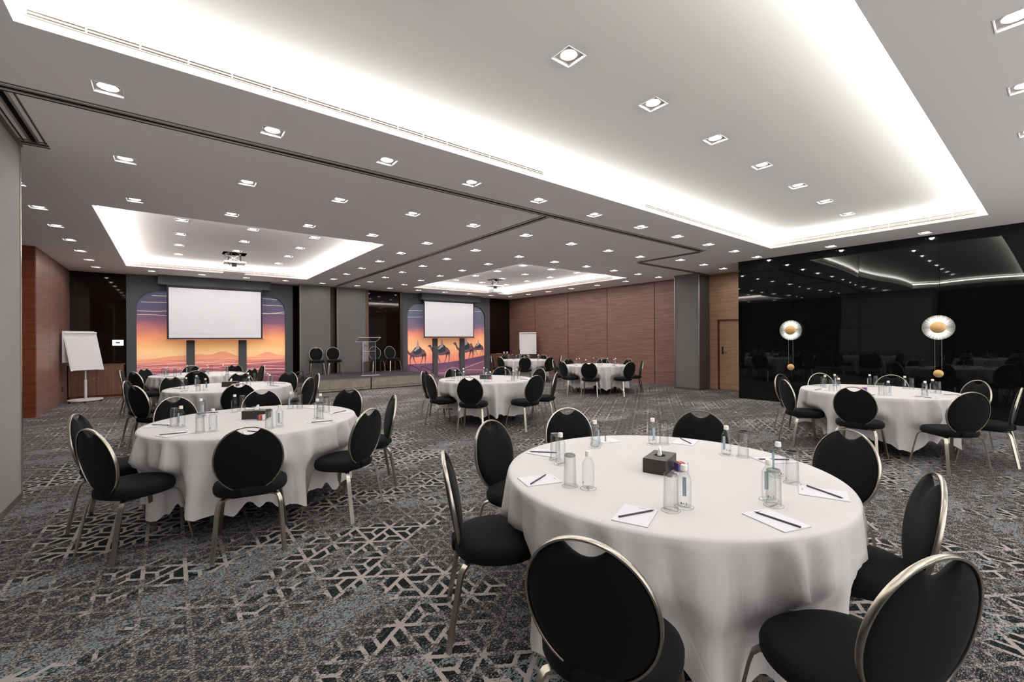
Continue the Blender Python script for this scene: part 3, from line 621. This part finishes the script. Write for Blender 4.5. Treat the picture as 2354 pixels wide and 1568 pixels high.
lt = bpy.data.objects.new('lettering', text_mesh('lettering', 'Radisson', .085)); lt.data.materials.append(mat('lectern_ink', srgb(46, 46, 52), .5)); COL.objects.link(lt); lt.parent = lc; lt.location = (-.02, -.123, .95); lt.rotation_euler = (R(90), 0, 0)
tbm = text_mesh('lettering', 'Radisson', .018); tbm.materials.append(mat('coaster_ink', srgb(48, 48, 50), .7))

# ------------------------------------------------------------------ cabinets
def cabinet(x0, x1, y0, y1, h_, label):
    t = empty('cabinet', ((x0+x1)/2, (y0+y1)/2, 0)); tag(t, label, 'cabinet'); a, b = (x1-x0)/2, (y1-y0)/2
    box('body', m_wood_cab, -a, a, -b+.02, b, .06, h_-.02, t); box('plinth', m_wood_red, -a+.01, a-.01, -b+.04, b, 0, .06, t); box('top', m_wood_cab, -a-.005, a+.02, -b-.005, b, h_-.02, h_, t)
    d = box('drawer', m_wood_cab, -a+.004, a-.004, -b, -b+.018, h_-.17, h_-.025, t); MB().lathe([(.012, 0), (.012, .015)], 12).build('knob', m_steel, d).rotation_euler = (R(90), 0, 0); d.children[0].location = (a*.35, -b, h_-.1)
    for s_ in (-1, 1):
        d = box('door', m_wood_cab, min(0, s_*(a-.004))+.002, max(0, s_*(a-.004))-.002, -b, -b+.018, .07, h_-.176, t); MB().lathe([(.010, 0), (.010, .015)], 12).build('knob', m_steel, d).rotation_euler = (R(90), 0, 0); d.children[0].location = (s_*.05, -b, .52)
cabinet(-2.03, -.98, 15.72, 16.15, .88, 'walnut cabinet with brass-knobbed doors behind the tall white flip chart'); cabinet(11.43, 12.38, 15.72, 16.09, .84, 'walnut cabinet in the corner beside the camel mural')
tr_ = empty('remote_tray', (-1.22, 15.93, .88)); tag(tr_, 'small black tray on the walnut cabinet beside the flip chart', 'tray'); box('tray', m_blackmetal, -.1, .1, -.06, .06, 0, .012, tr_); box('remote', m_leather, -.06, .04, -.02, .02, .012, .026, tr_)
for (x_, lab) in ((12.02, 'small white cup on the corner cabinet, closer to the mural'), (12.20, 'small white cup on the corner cabinet, closer to the walnut wall')):
    t = tag(MB().lathe([(.03, 0), (.04, .02), (.045, .09), (.040, .09), (.034, .02), (.001, .012)], 20, (0, 0, 0)).build('cup', m_white, smooth=50), lab, 'cup', 'cups on the corner cabinet'); t.location = (x_, 15.85, .84)
t = tag(MB().lathe([(.001, 0), (.12, 0), (.14, .012), (.12, .008), (.001, .006)], 24).build('saucer', m_white, smooth=50), 'flat white dish on the corner cabinet', 'dish'); t.location = (11.72, 15.85, .84)
cpn = empty('control_panel', (-1.11, 16.168, 1.45)); tag(cpn, 'white lit control panel on the black glass by the dune mural', 'control panel'); box('housing', m_panelwhite, -.115, .115, -.02, 0, -.08, .08, cpn, bevel=.004); box('display', m_ink, -.045, .045, -.023, -.02, -.015, .02, cpn); box('button', m_ink, -.095, -.078, -.023, -.02, -.01, .004, cpn); box('bezel_line', m_greymetal, -.1, .1, -.0225, -.02, .05, .053, cpn)
sk = empty('wall_socket', (-2.047, 15.1, .33)); tag(sk, 'small dark socket low on the walnut wall behind the flip chart', 'socket'); box('plate', m_leather, -.0, .008, -.045, .045, -.06, .06, sk); box('insert', m_blackmetal, .008, .011, -.02, .02, -.03, .03, sk)

# ------------------------------------------------------------------ flip charts
def flipchart(x_, y_, rz, bw_, zb, zt, label, tl=9):
    t = empty('flip_chart', (x_, y_, 0), rz); tag(t, label, 'flip chart'); w_ = bw_/2; L = zt-zb; tilt = R(tl)
    bd = MB().box(-w_, w_, 0, .02, 0, L).build('board', m_flip, t); bd.location = (0, -.08, zb); bd.rotation_euler.x = -tilt
    pd = MB().box(-w_+.02, w_-.02, -.006, 0, .05, L-.07).build('paper_pad', m_flippaper, t); pd.location = (0, -.08, zb); pd.rotation_euler.x = -tilt
    rl_ = MB().sweep([(-w_+.01, -.012, L-.035), (w_-.01, -.012, L-.035)], .055, .055, (0, 0, 1), True).build('paper_clamp', m_flip, t, smooth=50); rl_.location = (0, -.08, zb); rl_.rotation_euler.x = -tilt
    pt_ = MB().box(-w_+.05, w_-.14, -.05, 0, .0, .012).build('pen_tray', m_greymetal, t); pt_.location = (0, -.08, zb); pt_.rotation_euler.x = -tilt
    MB().box(-w_-.03, w_-.06, .14, .146, zb+.2, zt-.02).build('turned_sheet', m_flippaper, t)
    MB().sweep([(0, 0, .06), (0, 0, .55)], .055, .055, (0, 1, 0), True).build('post', m_flip, t, smooth=60); MB().sweep([(0, 0, .55), (0, 0, zb+.25)], .036, .036, (0, 1, 0), True).build('inner_post', m_greymetal, t, smooth=60)
    MB().sweep([(.32*math.cos(a), .26*math.sin(a), .06) for a in [i*2*PI/32 for i in range(32)]], .035, .03, (0, 0, 1), closed=True).build('base_ring', m_flip, t, smooth=60); MB().sweep([(-.3, 0, .06), (.3, 0, .06)], .05, .02, (0, 0, 1)).build('base_bar', m_flip, t)
    for k in range(5):
        a = k*2*PI/5+.4; MB().lathe([(.024, -.012), (.024, .012)], 12, axis='x').build('caster', m_blackmetal, t).location = (.31*math.cos(a), .25*math.sin(a), .024)
flipchart(-1.62, 14.9, R(40), .70, .78, 1.76, 'tall white flip chart on a round wheeled base beside the walnut cabinet', 15)
flipchart(12.02, 14.15, R(-40), .70, .86, 1.80, 'white flip chart standing against the long walnut wall')

# ------------------------------------------------------------------ chair
def make_chair():
    t = empty('banquet_chair')                       # origin on the floor under the seat, +y faces the table
    tilt = math.atan2(.09, .48); C = Vector((0, -.27+.045, .66))
    up = Vector((0, -math.sin(tilt), math.cos(tilt))); nf = Vector((0, math.cos(tilt), math.sin(tilt)))
    A, B = .2035, .2295; NN = 104
    def outline(k):
        a = 2*PI*k/NN; x_, z_ = A*math.sin(a), B*math.cos(a)
        if z_ > 0 and abs(x_) < .085: z_ = min(z_, B-.052+.046*(abs(x_)/.078)**2)
        return x_, z_
    def pt_(x_, z_, d): return C+Vector((1, 0, 0))*x_+up*z_+nf*(d+.25*x_*x_)
    mb = MB(); rings = [(0, 1.0), (.4, .97), (.7, .86), (.88, .62), (.97, .34), (1.0, .08)]
    for side, th in ((1, .034), (-1, .020)):
        b = len(mb.v); mb.v.append(tuple(pt_(0, -.01, side*th)))
        for s_, hgt in rings[1:]:
            for k in range(NN): x_, z_ = outline(k); mb.v.append(tuple(pt_(x_*s_, (z_+.01)*s_-.01, side*th*hgt)))
        for k in range(NN): mb.f.append((b, b+1+k, b+1+(k+1) % NN))
        for j in range(len(rings)-2):
            for k in range(NN): o_ = b+1+j*NN; mb.f.append((o_+k, o_+(k+1) % NN, o_+NN+(k+1) % NN, o_+NN+k))
    n1 = 1+(len(rings)-2)*NN; n2 = len(mb.v)//2+n1
    for k in range(NN): mb.f.append((n1+k, n1+(k+1) % NN, n2+(k+1) % NN, n2+k))
    mb.build('backrest', m_pad, t, smooth=50)
    A2, B2 = .209, .235
    pts = [pt_(A2*math.sin(a), B2*math.cos(a), -.002) for a in [R(-158)+R(316)*i/56 for i in range(57)]]
    mb = MB()                                          # flat metal hoop: wide across the thickness, thin in plane
    b = 0
    for i, p_ in enumerate(pts):
        tg = (pts[min(i+1, 56)]-pts[max(i-1, 0)]).normalized(); nn_ = nf.cross(tg).normalized()
        for (u, v) in ((-.5, -.35), (-.35, -.5), (.35, -.5), (.5, -.35), (.5, .35), (.35, .5), (-.35, .5), (-.5, .35)): q = p_+nf*(u*.018)+nn_*(v*.0095); mb.v.append(tuple(q))
    for i in range(56):
        for k in range(8): mb.f.append((i*8+k, i*8+(k+1) % 8, i*8+8+(k+1) % 8, i*8+8+k))
    mb.f.append(tuple(range(7, -1, -1))); mb.f.append(tuple(56*8+k for k in range(8)))
    mb.build('back_frame', m_steel, t, smooth=50)
    # seat cushion
    mb = MB(); NS = 48
    prof = [(0, .478), (.45, .477), (.75, .474), (.90, .468), (.97, .456), (1.0, .438), (.995, .412), (.96, .398), (.9, .394), (0, .394)]
    b = 0
    for (s_, z_) in prof[1:-1]:
        for k in range(NS):
            a = 2*PI*k/NS; c_, d_ = math.cos(a), math.sin(a); e_ = 2/2.35
            x_ = .235*math.copysign(abs(c_)**e_, c_); y_ = .215*math.copysign(abs(d_)**e_, d_); x_ *= (1+.04*y_/.2)
            mb.v.append((x_*s_, y_*s_, z_))
    for j in range(len(prof)-3):
        for k in range(NS): mb.f.append((j*NS+k, j*NS+(k+1) % NS, (j+1)*NS+(k+1) % NS, (j+1)*NS+k))
    n = len(mb.v); mb.v += [(0, 0, .478), (0, 0, .394)]
    for k in range(NS): mb.f.append((n, (k+1) % NS, k)); mb.f.append((n+1, (len(prof)-3)*NS+k, (len(prof)-3)*NS+(k+1) % NS))
    mb.build('seat', m_pad, t, smooth=50)
    MB().box(-.065, .065, -.228, -.15, .40, .46).build('back_support', m_pad, t, bevel=.02)
    MB().box(-.15, .15, -.14, .14, .378, .394).build('seat_frame', m_blackmetal, t)
    for sx_ in (-1, 1):
        for fy, y0_, fx in ((-.245, -.12, .212), (.255, .12, .225)):
            q = [Vector((sx_*.10, y0_, .386)), Vector((sx_*.15, y0_+(fy-y0_)*.22, .386)), Vector((sx_*.172, y0_+(fy-y0_)*.36, .378)), Vector((sx_*.183, y0_+(fy-y0_)*.48, .358)), Vector((sx_*.189, y0_+(fy-y0_)*.56, .32)), Vector((sx_*fx, fy, 0))]
            side = Vector((fy, -sx_*fx*1.0, 0)).normalized()
            MB().sweep(q, .012, .030, side).build('leg', m_steel, t, smooth=35)
    return t
ch0 = make_chair(); ch_used = False
CAM2 = Vector((0, 0))
def place_chair(x_, y_, rz, z_, label, group):
    global ch_used
    o = ch0 if not ch_used else cp(ch0); ch_used = True
    o.location = (x_, y_, z_); o.rotation_euler.z = rz; return tag(o, label, 'chair', group)

# ------------------------------------------------------------------ tables, cloths and what lies on them
TABS = [  # name phrase, centre, chair apex points (back top centre, measured), pad angles or None
 ('the big front table', (2.15, 1.38)), ('the table by the grey partition', (.64, 4.66)), ('the table by the black wall', (7.57, 1.59)),
 ('the table facing the camels', (4.60, 6.62)), ('the second dune-side table', (.77, 8.24)), ('the table under the dune mural', (.51, 11.85)),
 ('the table along the walnut wall', (9.45, 8.16)), ('the table by the far flip chart', (10.08, 12.08))]
APX = [
 [(1.107, 1.988), (1.80, 2.56), (2.64, 2.61), (3.35, 1.81), (3.35, .83), (2.54, .33), (1.60, .20), (.94, .865)],
 [(-.60, 4.93), (-.43, 4.02), (.42, 3.42), (1.34, 3.64), (1.87, 4.38), (1.73, 5.39), (.87, 5.95), (.03, 5.77)],
 [(6.76, 2.44), (7.78, 2.86), (8.44, 2.51), (8.82, 1.66), (8.53, .71), (6.33, 1.54), (6.63, .60), (7.62, .30)],
 [(3.83, 7.60), (3.45, 6.67), (3.68, 5.76), (4.67, 5.27), (5.40, 5.57), (5.96, 6.59), (5.67, 7.53), (4.67, 7.95)],
 [(-.53, 8.61), (-.36, 7.56), (.75, 7.0), (1.76, 7.41), (2.08, 8.21), (1.81, 9.11), (1.06, 9.6), (.01, 9.3)],
 [(-.79, 11.95), (-.55, 11.17), (.42, 10.66), (-.45, 12.6), (.42, 13.3), (1.37, 13.0), (1.42, 10.93), (1.80, 12.07)],
 [(8.30, 8.38), (9.58, 9.4), (8.38, 7.49), (9.29, 6.88), (10.3, 7.22), (10.67, 7.97), (10.56, 8.85), (8.71, 9.15)],
 [(9.23, 12.94), (8.95, 12.05), (10.2, 13.5), (9.33, 11.15), (10.15, 10.80), (11.5, 12.5), (11.0, 13.2), (11.15, 11.25)]]
PADS1 = [157, 113, 66, 21, -26, -72, -112, -156]
SECT = ['near side', 'near right corner', 'right side', 'far right corner', 'far side', 'far left corner', 'left side', 'near left corner']
def sectors(c, angs):
    a0 = math.degrees(math.atan2(-c[1], -c[0])); rel = [((a-a0) % 360) for a in angs]
    off = math.degrees(math.atan2(sum(math.sin(R(r_*8)) for r_ in rel), sum(math.cos(R(r_*8)) for r_ in rel)))/8
    order = sorted(range(len(rel)), key=lambda i: (rel[i]-off+22.5) % 360); res = [None]*len(rel)
    best = None
    for sh in range(8):
        cst = sum(abs(((rel[i]-((k+sh) % 8)*45+180) % 360)-180) for k, i in enumerate(order))
        if best is None or cst < best[0]: best = (cst, sh)
    for k, i in enumerate(order): res[i] = (k+best[1]) % 8
    return res
TR_, TZ = .86, .742
def cloth(c, seats, seed):
    ti_ = seed-11
    rn = random.Random(seed); NA = 216; NZ = 15
    comps = [(k+rn.choice([0, 1]), am*rn.uniform(.6, 1.3), rn.uniform(0, 2*PI)) for k, am in ((9, .016), (14, .018), (20, .030), (26, .034), (33, .026), (41, .014))]
    hemc = [(k, rn.uniform(.02, .045), rn.uniform(0, 2*PI)) for k in (4, 6, 9)]
    mb = MB(); mb.v.append((0, 0, TZ+.008))
    prof = [(.3, 0), (.6, 0), (.8, 0), (TR_-.014, 0), (TR_-.003, -.004), (TR_+.003, -.014)]
    for (r_, dz) in prof:
        for k in range(NA): a = 2*PI*k/NA; mb.v.append((r_*math.cos(a), r_*math.sin(a), TZ+.008+dz))
    for j in range(1, NZ+1):
        t_ = j/NZ
        for k in range(NA):
            a = 2*PI*k/NA; f = sum(am*(1.15-2*abs(math.sin((n_*a+ph)/2))**.8) if n_ % 2 == 0 else am*math.sin(n_*a+ph) for n_, am, ph in comps); f = f+.25*abs(f)
            hem = .175+sum(am*math.sin(n_*a+ph) for n_, am, ph in hemc)-.45*f
            z_ = (TZ-.006)+((max(.06, hem))-(TZ-.006))*t_
            sh = min(1, t_*2.6); r_ = TR_+.004+.040*t_+(f-.01)*1.15*(t_**.6)
            for (sa, sr) in seats:
                da = (a-sa+PI) % (2*PI)-PI
                if abs(da) < .4:
                    low_ = min(1, max(0, (.52-z_)/.12)); lim = sr-.200-.055*low_; prs = max(0, r_-lim)*math.exp(-(da/(.275+.05*low_))**6)*min(1, max(0, (.54-z_)/.07)); r_ -= prs*(.93 if ti_ else .8)
            mb.v.append((r_*math.cos(a), r_*math.sin(a), z_))
    for k in range(NA): mb.f.append((0, 1+k, 1+(k+1) % NA))
    for j in range(len(prof)+NZ-1):
        for k in range(NA): b = 1+j*NA; mb.f.append((b+k, b+(k+1) % NA, b+NA+(k+1) % NA, b+NA+k))
    o = mb.build('tablecloth', m_cloth, smooth=80); o.location = (c[0], c[1], 0); return o
# prototypes
def make_glass():
    pr = [(.001, .157), (.024, .157), (.0275, .152), (.0295, .08), (.0315, .002), (.0300, 0.0), (.0285, .003), (.0268, .08), (.0250, .140), (.001, .143)]
    return MB().lathe(pr, 24).mesh('drinking_glass', m_glass, 45)
me_glass = make_glass()
me_glass_foot = MB().lathe([(.001, .156), (.022, .1555), (.0265, .150), (.0262, .146), (.0235, .1435), (.001, .1445)], 24).mesh('base', glassy('glass_base', (.72, .74, .75, 1), (.35, .37, .38, 1), .9), 45)
me_bot = MB().lathe([(.001, .003), (.024, .002), (.0275, .006), (.0285, .03), (.0285, .112), (.0265, .124), (.018, .140), (.0125, .148), (.0120, .158), (.001, .158)], 28).mesh('body', m_bottle, 40)
me_cap = MB().lathe([(.001, .155), (.0140, .155), (.0142, .158), (.0140, .176), (.0125, .179), (.001, .179)], 20).mesh('cap', m_cap, 40)
def _lab():
    mb = MB(); n = 6
    for i in range(n+1):
        a = PI/2-.28+.56*i/n; mb.v += [(.0287*math.cos(a), .0287*math.sin(a), .035), (.0287*math.cos(a), .0287*math.sin(a), .118)]
    for i in range(n): mb.f.append((2*i, 2*i+2, 2*i+3, 2*i+1))
    return mb.mesh('printed_strip', m_label)
me_lab = _lab()
def _lab2():
    mb = MB()
    for (a0, a1, z0, z1) in ((-.5, -.3, .018, .027), (-.2, .05, .019, .022), (.3, .38, .016, .028)):
        n = 2
        for i in range(n):
            a, b = -PI/2+a0+(a1-a0)*i/n, -PI/2+a0+(a1-a0)*(i+1)/n
            mb.quad(*[(.0288*math.cos(q), .0288*math.sin(q), z_) for q, z_ in ((a, z0), (b, z0), (b, z1), (a, z1))])
    return mb.mesh('printed_marks', m_ink)
me_lab2 = _lab2()
me_coast = MB().lathe([(.001, 0), (.040, 0), (.040, .0015), (.001, .0015)], 32).mesh('card_disc', m_coaster, 30)
me_ring = MB().lathe([(.0365, .0015), (.0388, .0015), (.0388, .0019), (.0365, .0019)], 32, closed=True).mesh('printed_ring', m_ink)
me_pad = MB().box(-.07, .07, -.095, .095, .001, .004).mesh('sheets', m_paper); me_padb = MB().box(-.0705, .0705, -.0955, .0955, 0, .001).mesh('backing_card', m_paper_edge)
me_padlogo = MB().box(-.006, .016, .078, .081, .004, .0043).box(.019, .023, .077, .082, .004, .0043).mesh('printed_mark', m_ink)
me_pen = MB().lathe([(.0001, -.088), (.0036, -.0875), (.0036, .072), (.0036, .073)], 6, axis='x').mesh('pencil', m_pencil)
me_penb = MB().lathe([(.0036, -.088), (.0036, .074)], 6, axis='x').mesh('barrel', m_pencil); me_tip = MB().lathe([(.0036, .074), (.0008, .088), (.0001, .090)], 6, axis='x').mesh('tip', m_pencil)
def inst(name, me, parent=None):
    o = bpy.data.objects.new(name, me); COL.objects.link(o)
    if parent: o.parent = parent
    return o
def tissue(c, rz, z_, label):
    t = empty('tissue_box', (c[0], c[1], z_), rz); tag(t, label, 'tissue box', 'tissue boxes on the tables')
    box('case', m_leather, -.105, .105, -.062, .062, 0, .078, t, bevel=.003); MB().lathe([(.001, 0), (.03, 0), (.03, .0008), (.001, .0008)], 20).build('opening', m_dark, t).location = (0, 0, .078)
    mb = MB(); mb.v = [(-.02, -.012, .07), (.022, -.008, .07), (.018, .012, .07), (-.018, .01, .07), (-.006, -.006, .10), (.024, 0, .105), (.012, .010, .10), (.0, .004, .122), (.02, .004, .128)]
    mb.f = [(0, 1, 5, 4), (1, 2, 6, 5), (2, 3, 6), (3, 0, 4), (3, 4, 7, 6), (4, 5, 8, 7), (5, 6, 8), (6, 7, 8)]
    mb.build('tissue', m_tissue, t, smooth=60)
def sachets(c, rz, z_, label):
    t = empty('sachet_holder', (c[0], c[1], z_), rz); tag(t, label, 'holder', 'sachet holders on the tables'); mb = MB(); a = .035; b = .025
    mb.box(-a, a, -b, -b+.002, 0, .05).box(-a, a, b-.002, b, 0, .05).box(-a, -a+.002, -b, b, 0, .05).box(a-.002, a, -b, b, 0, .05).box(-a, a, -b, b, 0, .002); mb.build('clear_box', m_acryl, t)
    for i, (m, x_) in enumerate(((m_violet, -.022), (m_orange, -.008), (m_red, .006), (m_tissue, .02))): box('sachet', m, x_-.005, x_+.005, -b+.005, b-.005, .003, .045+.004*(i % 2), t)
for ti, ((tn, c), apx) in enumerate(zip(TABS, APX)):
    cv = Vector(c); seats = []; angs = []
    for p_ in apx:
        d = Vector(p_)-cv; r_ = d.length
        if ti >= 3: r_ = min(max(r_, 1.14), 1.33)
        a = math.atan2(d.y, d.x); angs.append(math.degrees(a)); seats.append((a, r_-.27))
    sec = sectors(c, angs)
    t = empty('round_table', (c[0], c[1], 0)); tag(t, 'round folding table under the white cloth of '+tn, 'table', 'round banquet tables')
    MB().lathe([(.001, TZ-.02), (TR_-.006, TZ-.02), (TR_-.004, TZ), (.001, TZ)], 48).build('tabletop', m_wood_cab, t, smooth=40)
    for q in range(4): a = PI/4+q*PI/2; MB().sweep([(.48*math.cos(a), .48*math.sin(a), TZ-.02), (.52*math.cos(a), .52*math.sin(a), 0)], .045, .045, (0, 1, 0)).build('leg', m_blackmetal, t)
    cl = cloth(c, seats, 11+ti); tag(cl, 'white floor-length cloth draped over '+tn, 'tablecloth', 'white tablecloths')
    zt = TZ+.008
    for i, (a, r_) in enumerate(seats):
        S = SECT[sec[i]]; pos = cv+Vector((math.cos(a), math.sin(a)))*r_
        place_chair(pos.x, pos.y, a+PI/2, 0, 'black round-backed chair, %s of %s' % (S, tn), 'chairs at '+tn)
        pa = R(PADS1[i]) if ti == 0 else a+R(random.Random(ti*9+i).uniform(-3, 5)); rn = random.Random(ti*50+i)
        def at(rr, da): return cv+Vector((math.cos(pa+da), math.sin(pa+da)))*rr
        q = at(.722, 0); o = empty('notepad', (q.x, q.y, zt), pa+PI/2+rn.uniform(-.12, .12)); inst('backing_card', me_padb, o); inst('sheets', me_pad, o)
        if ti < 5: inst('printed_mark', me_padlogo, o)
        tag(o, 'white notepad on the %s of %s' % (S, tn), 'notepad', 'notepads on '+tn)
        q = at(.722+rn.uniform(-.01, .01), rn.uniform(-.02, .02)); o = empty('pencil', (q.x, q.y, zt+.0078), pa+rn.choice([-1, 1])*rn.uniform(.25, .8)+(PI if rn.random() < .5 else 0)); inst('barrel', me_penb, o); inst('tip', me_tip, o)
        tag(o, 'black pencil on the notepad, %s of %s' % (S, tn), 'pencil', 'pencils on '+tn)
        for kind, rr, da in (('glass', .612, R(10.5)), ('bottle', .568, R(17.5))):
            q = at(rr+rn.uniform(-.008, .008), da+rn.uniform(-.02, .02)); zc = 0
            if ti in (0, 1, 2, 4):
                o = empty('coaster', (q.x, q.y, zt), pa+PI/2+rn.uniform(-.6, .6)); inst('card_disc', me_coast, o); inst('printed_ring', me_ring, o)
                if ti < 2: l_ = inst('lettering', tbm, o); l_.location = (0, 0, .002)
                tag(o, 'white printed coaster under the %s, %s of %s' % (kind, S, tn), 'coaster', 'coasters on '+tn); zc = .002
            if kind == 'glass':
                o = empty('drinking_glass', (q.x, q.y, zt+zc)); inst('tumbler', me_glass, o); inst('base', me_glass_foot, o); tag(o, 'upturned clear drinking glass, %s of %s' % (S, tn), 'glass', 'upturned glasses on '+tn)
            else:
                o = empty('water_bottle', (q.x, q.y, zt+zc), rn.uniform(0, 6.28) if ti else pa+PI/2+rn.uniform(-.8, .8)); inst('body', me_bot, o); inst('cap', me_cap, o); inst('printed_strip', me_lab, o)
                if ti < 5: inst('printed_marks', me_lab2, o)
                tag(o, 'water bottle with pale cap, %s of %s' % (S, tn), 'bottle', 'water bottles on '+tn)
    if ti == 0: tissue((2.125, 1.385), R(17), zt, 'black tissue box with a tissue showing on '+tn); sachets((2.19, 1.30), R(-20), zt, 'clear holder of sugar sachets on '+tn)
    elif ti == 2: sachets((cv.x-.15, cv.y+.1), R(40), zt, 'clear holder of sugar sachets on '+tn)
    elif ti != 6:
        tissue((cv.x, cv.y+.02), R(-30), zt, 'black tissue box on '+tn); sachets((cv.x+.02, cv.y-.12), R(-38), zt, 'clear holder of sugar sachets on '+tn)

# stage chairs and the stray chair at the frame edge
for (x_, y_, rz, lab) in ((3.82, 15.24, 172, 'black round-backed chair on the stage, closest to the dune mural'), (4.36, 15.20, 174, 'black round-backed chair on the stage, second from the dune mural'),
                          (5.80, 15.14, 178, 'black round-backed chair on the stage, just behind the lectern'), (6.40, 15.16, 184, 'black round-backed chair on the stage, closest to the camel mural')):
    place_chair(x_, y_, R(rz), .361, lab, 'chairs on the stage')
place_chair(5.95, -.30, R(200), 0, 'black chair cut off at the edge of the picture near the black wall', 'stray chair')
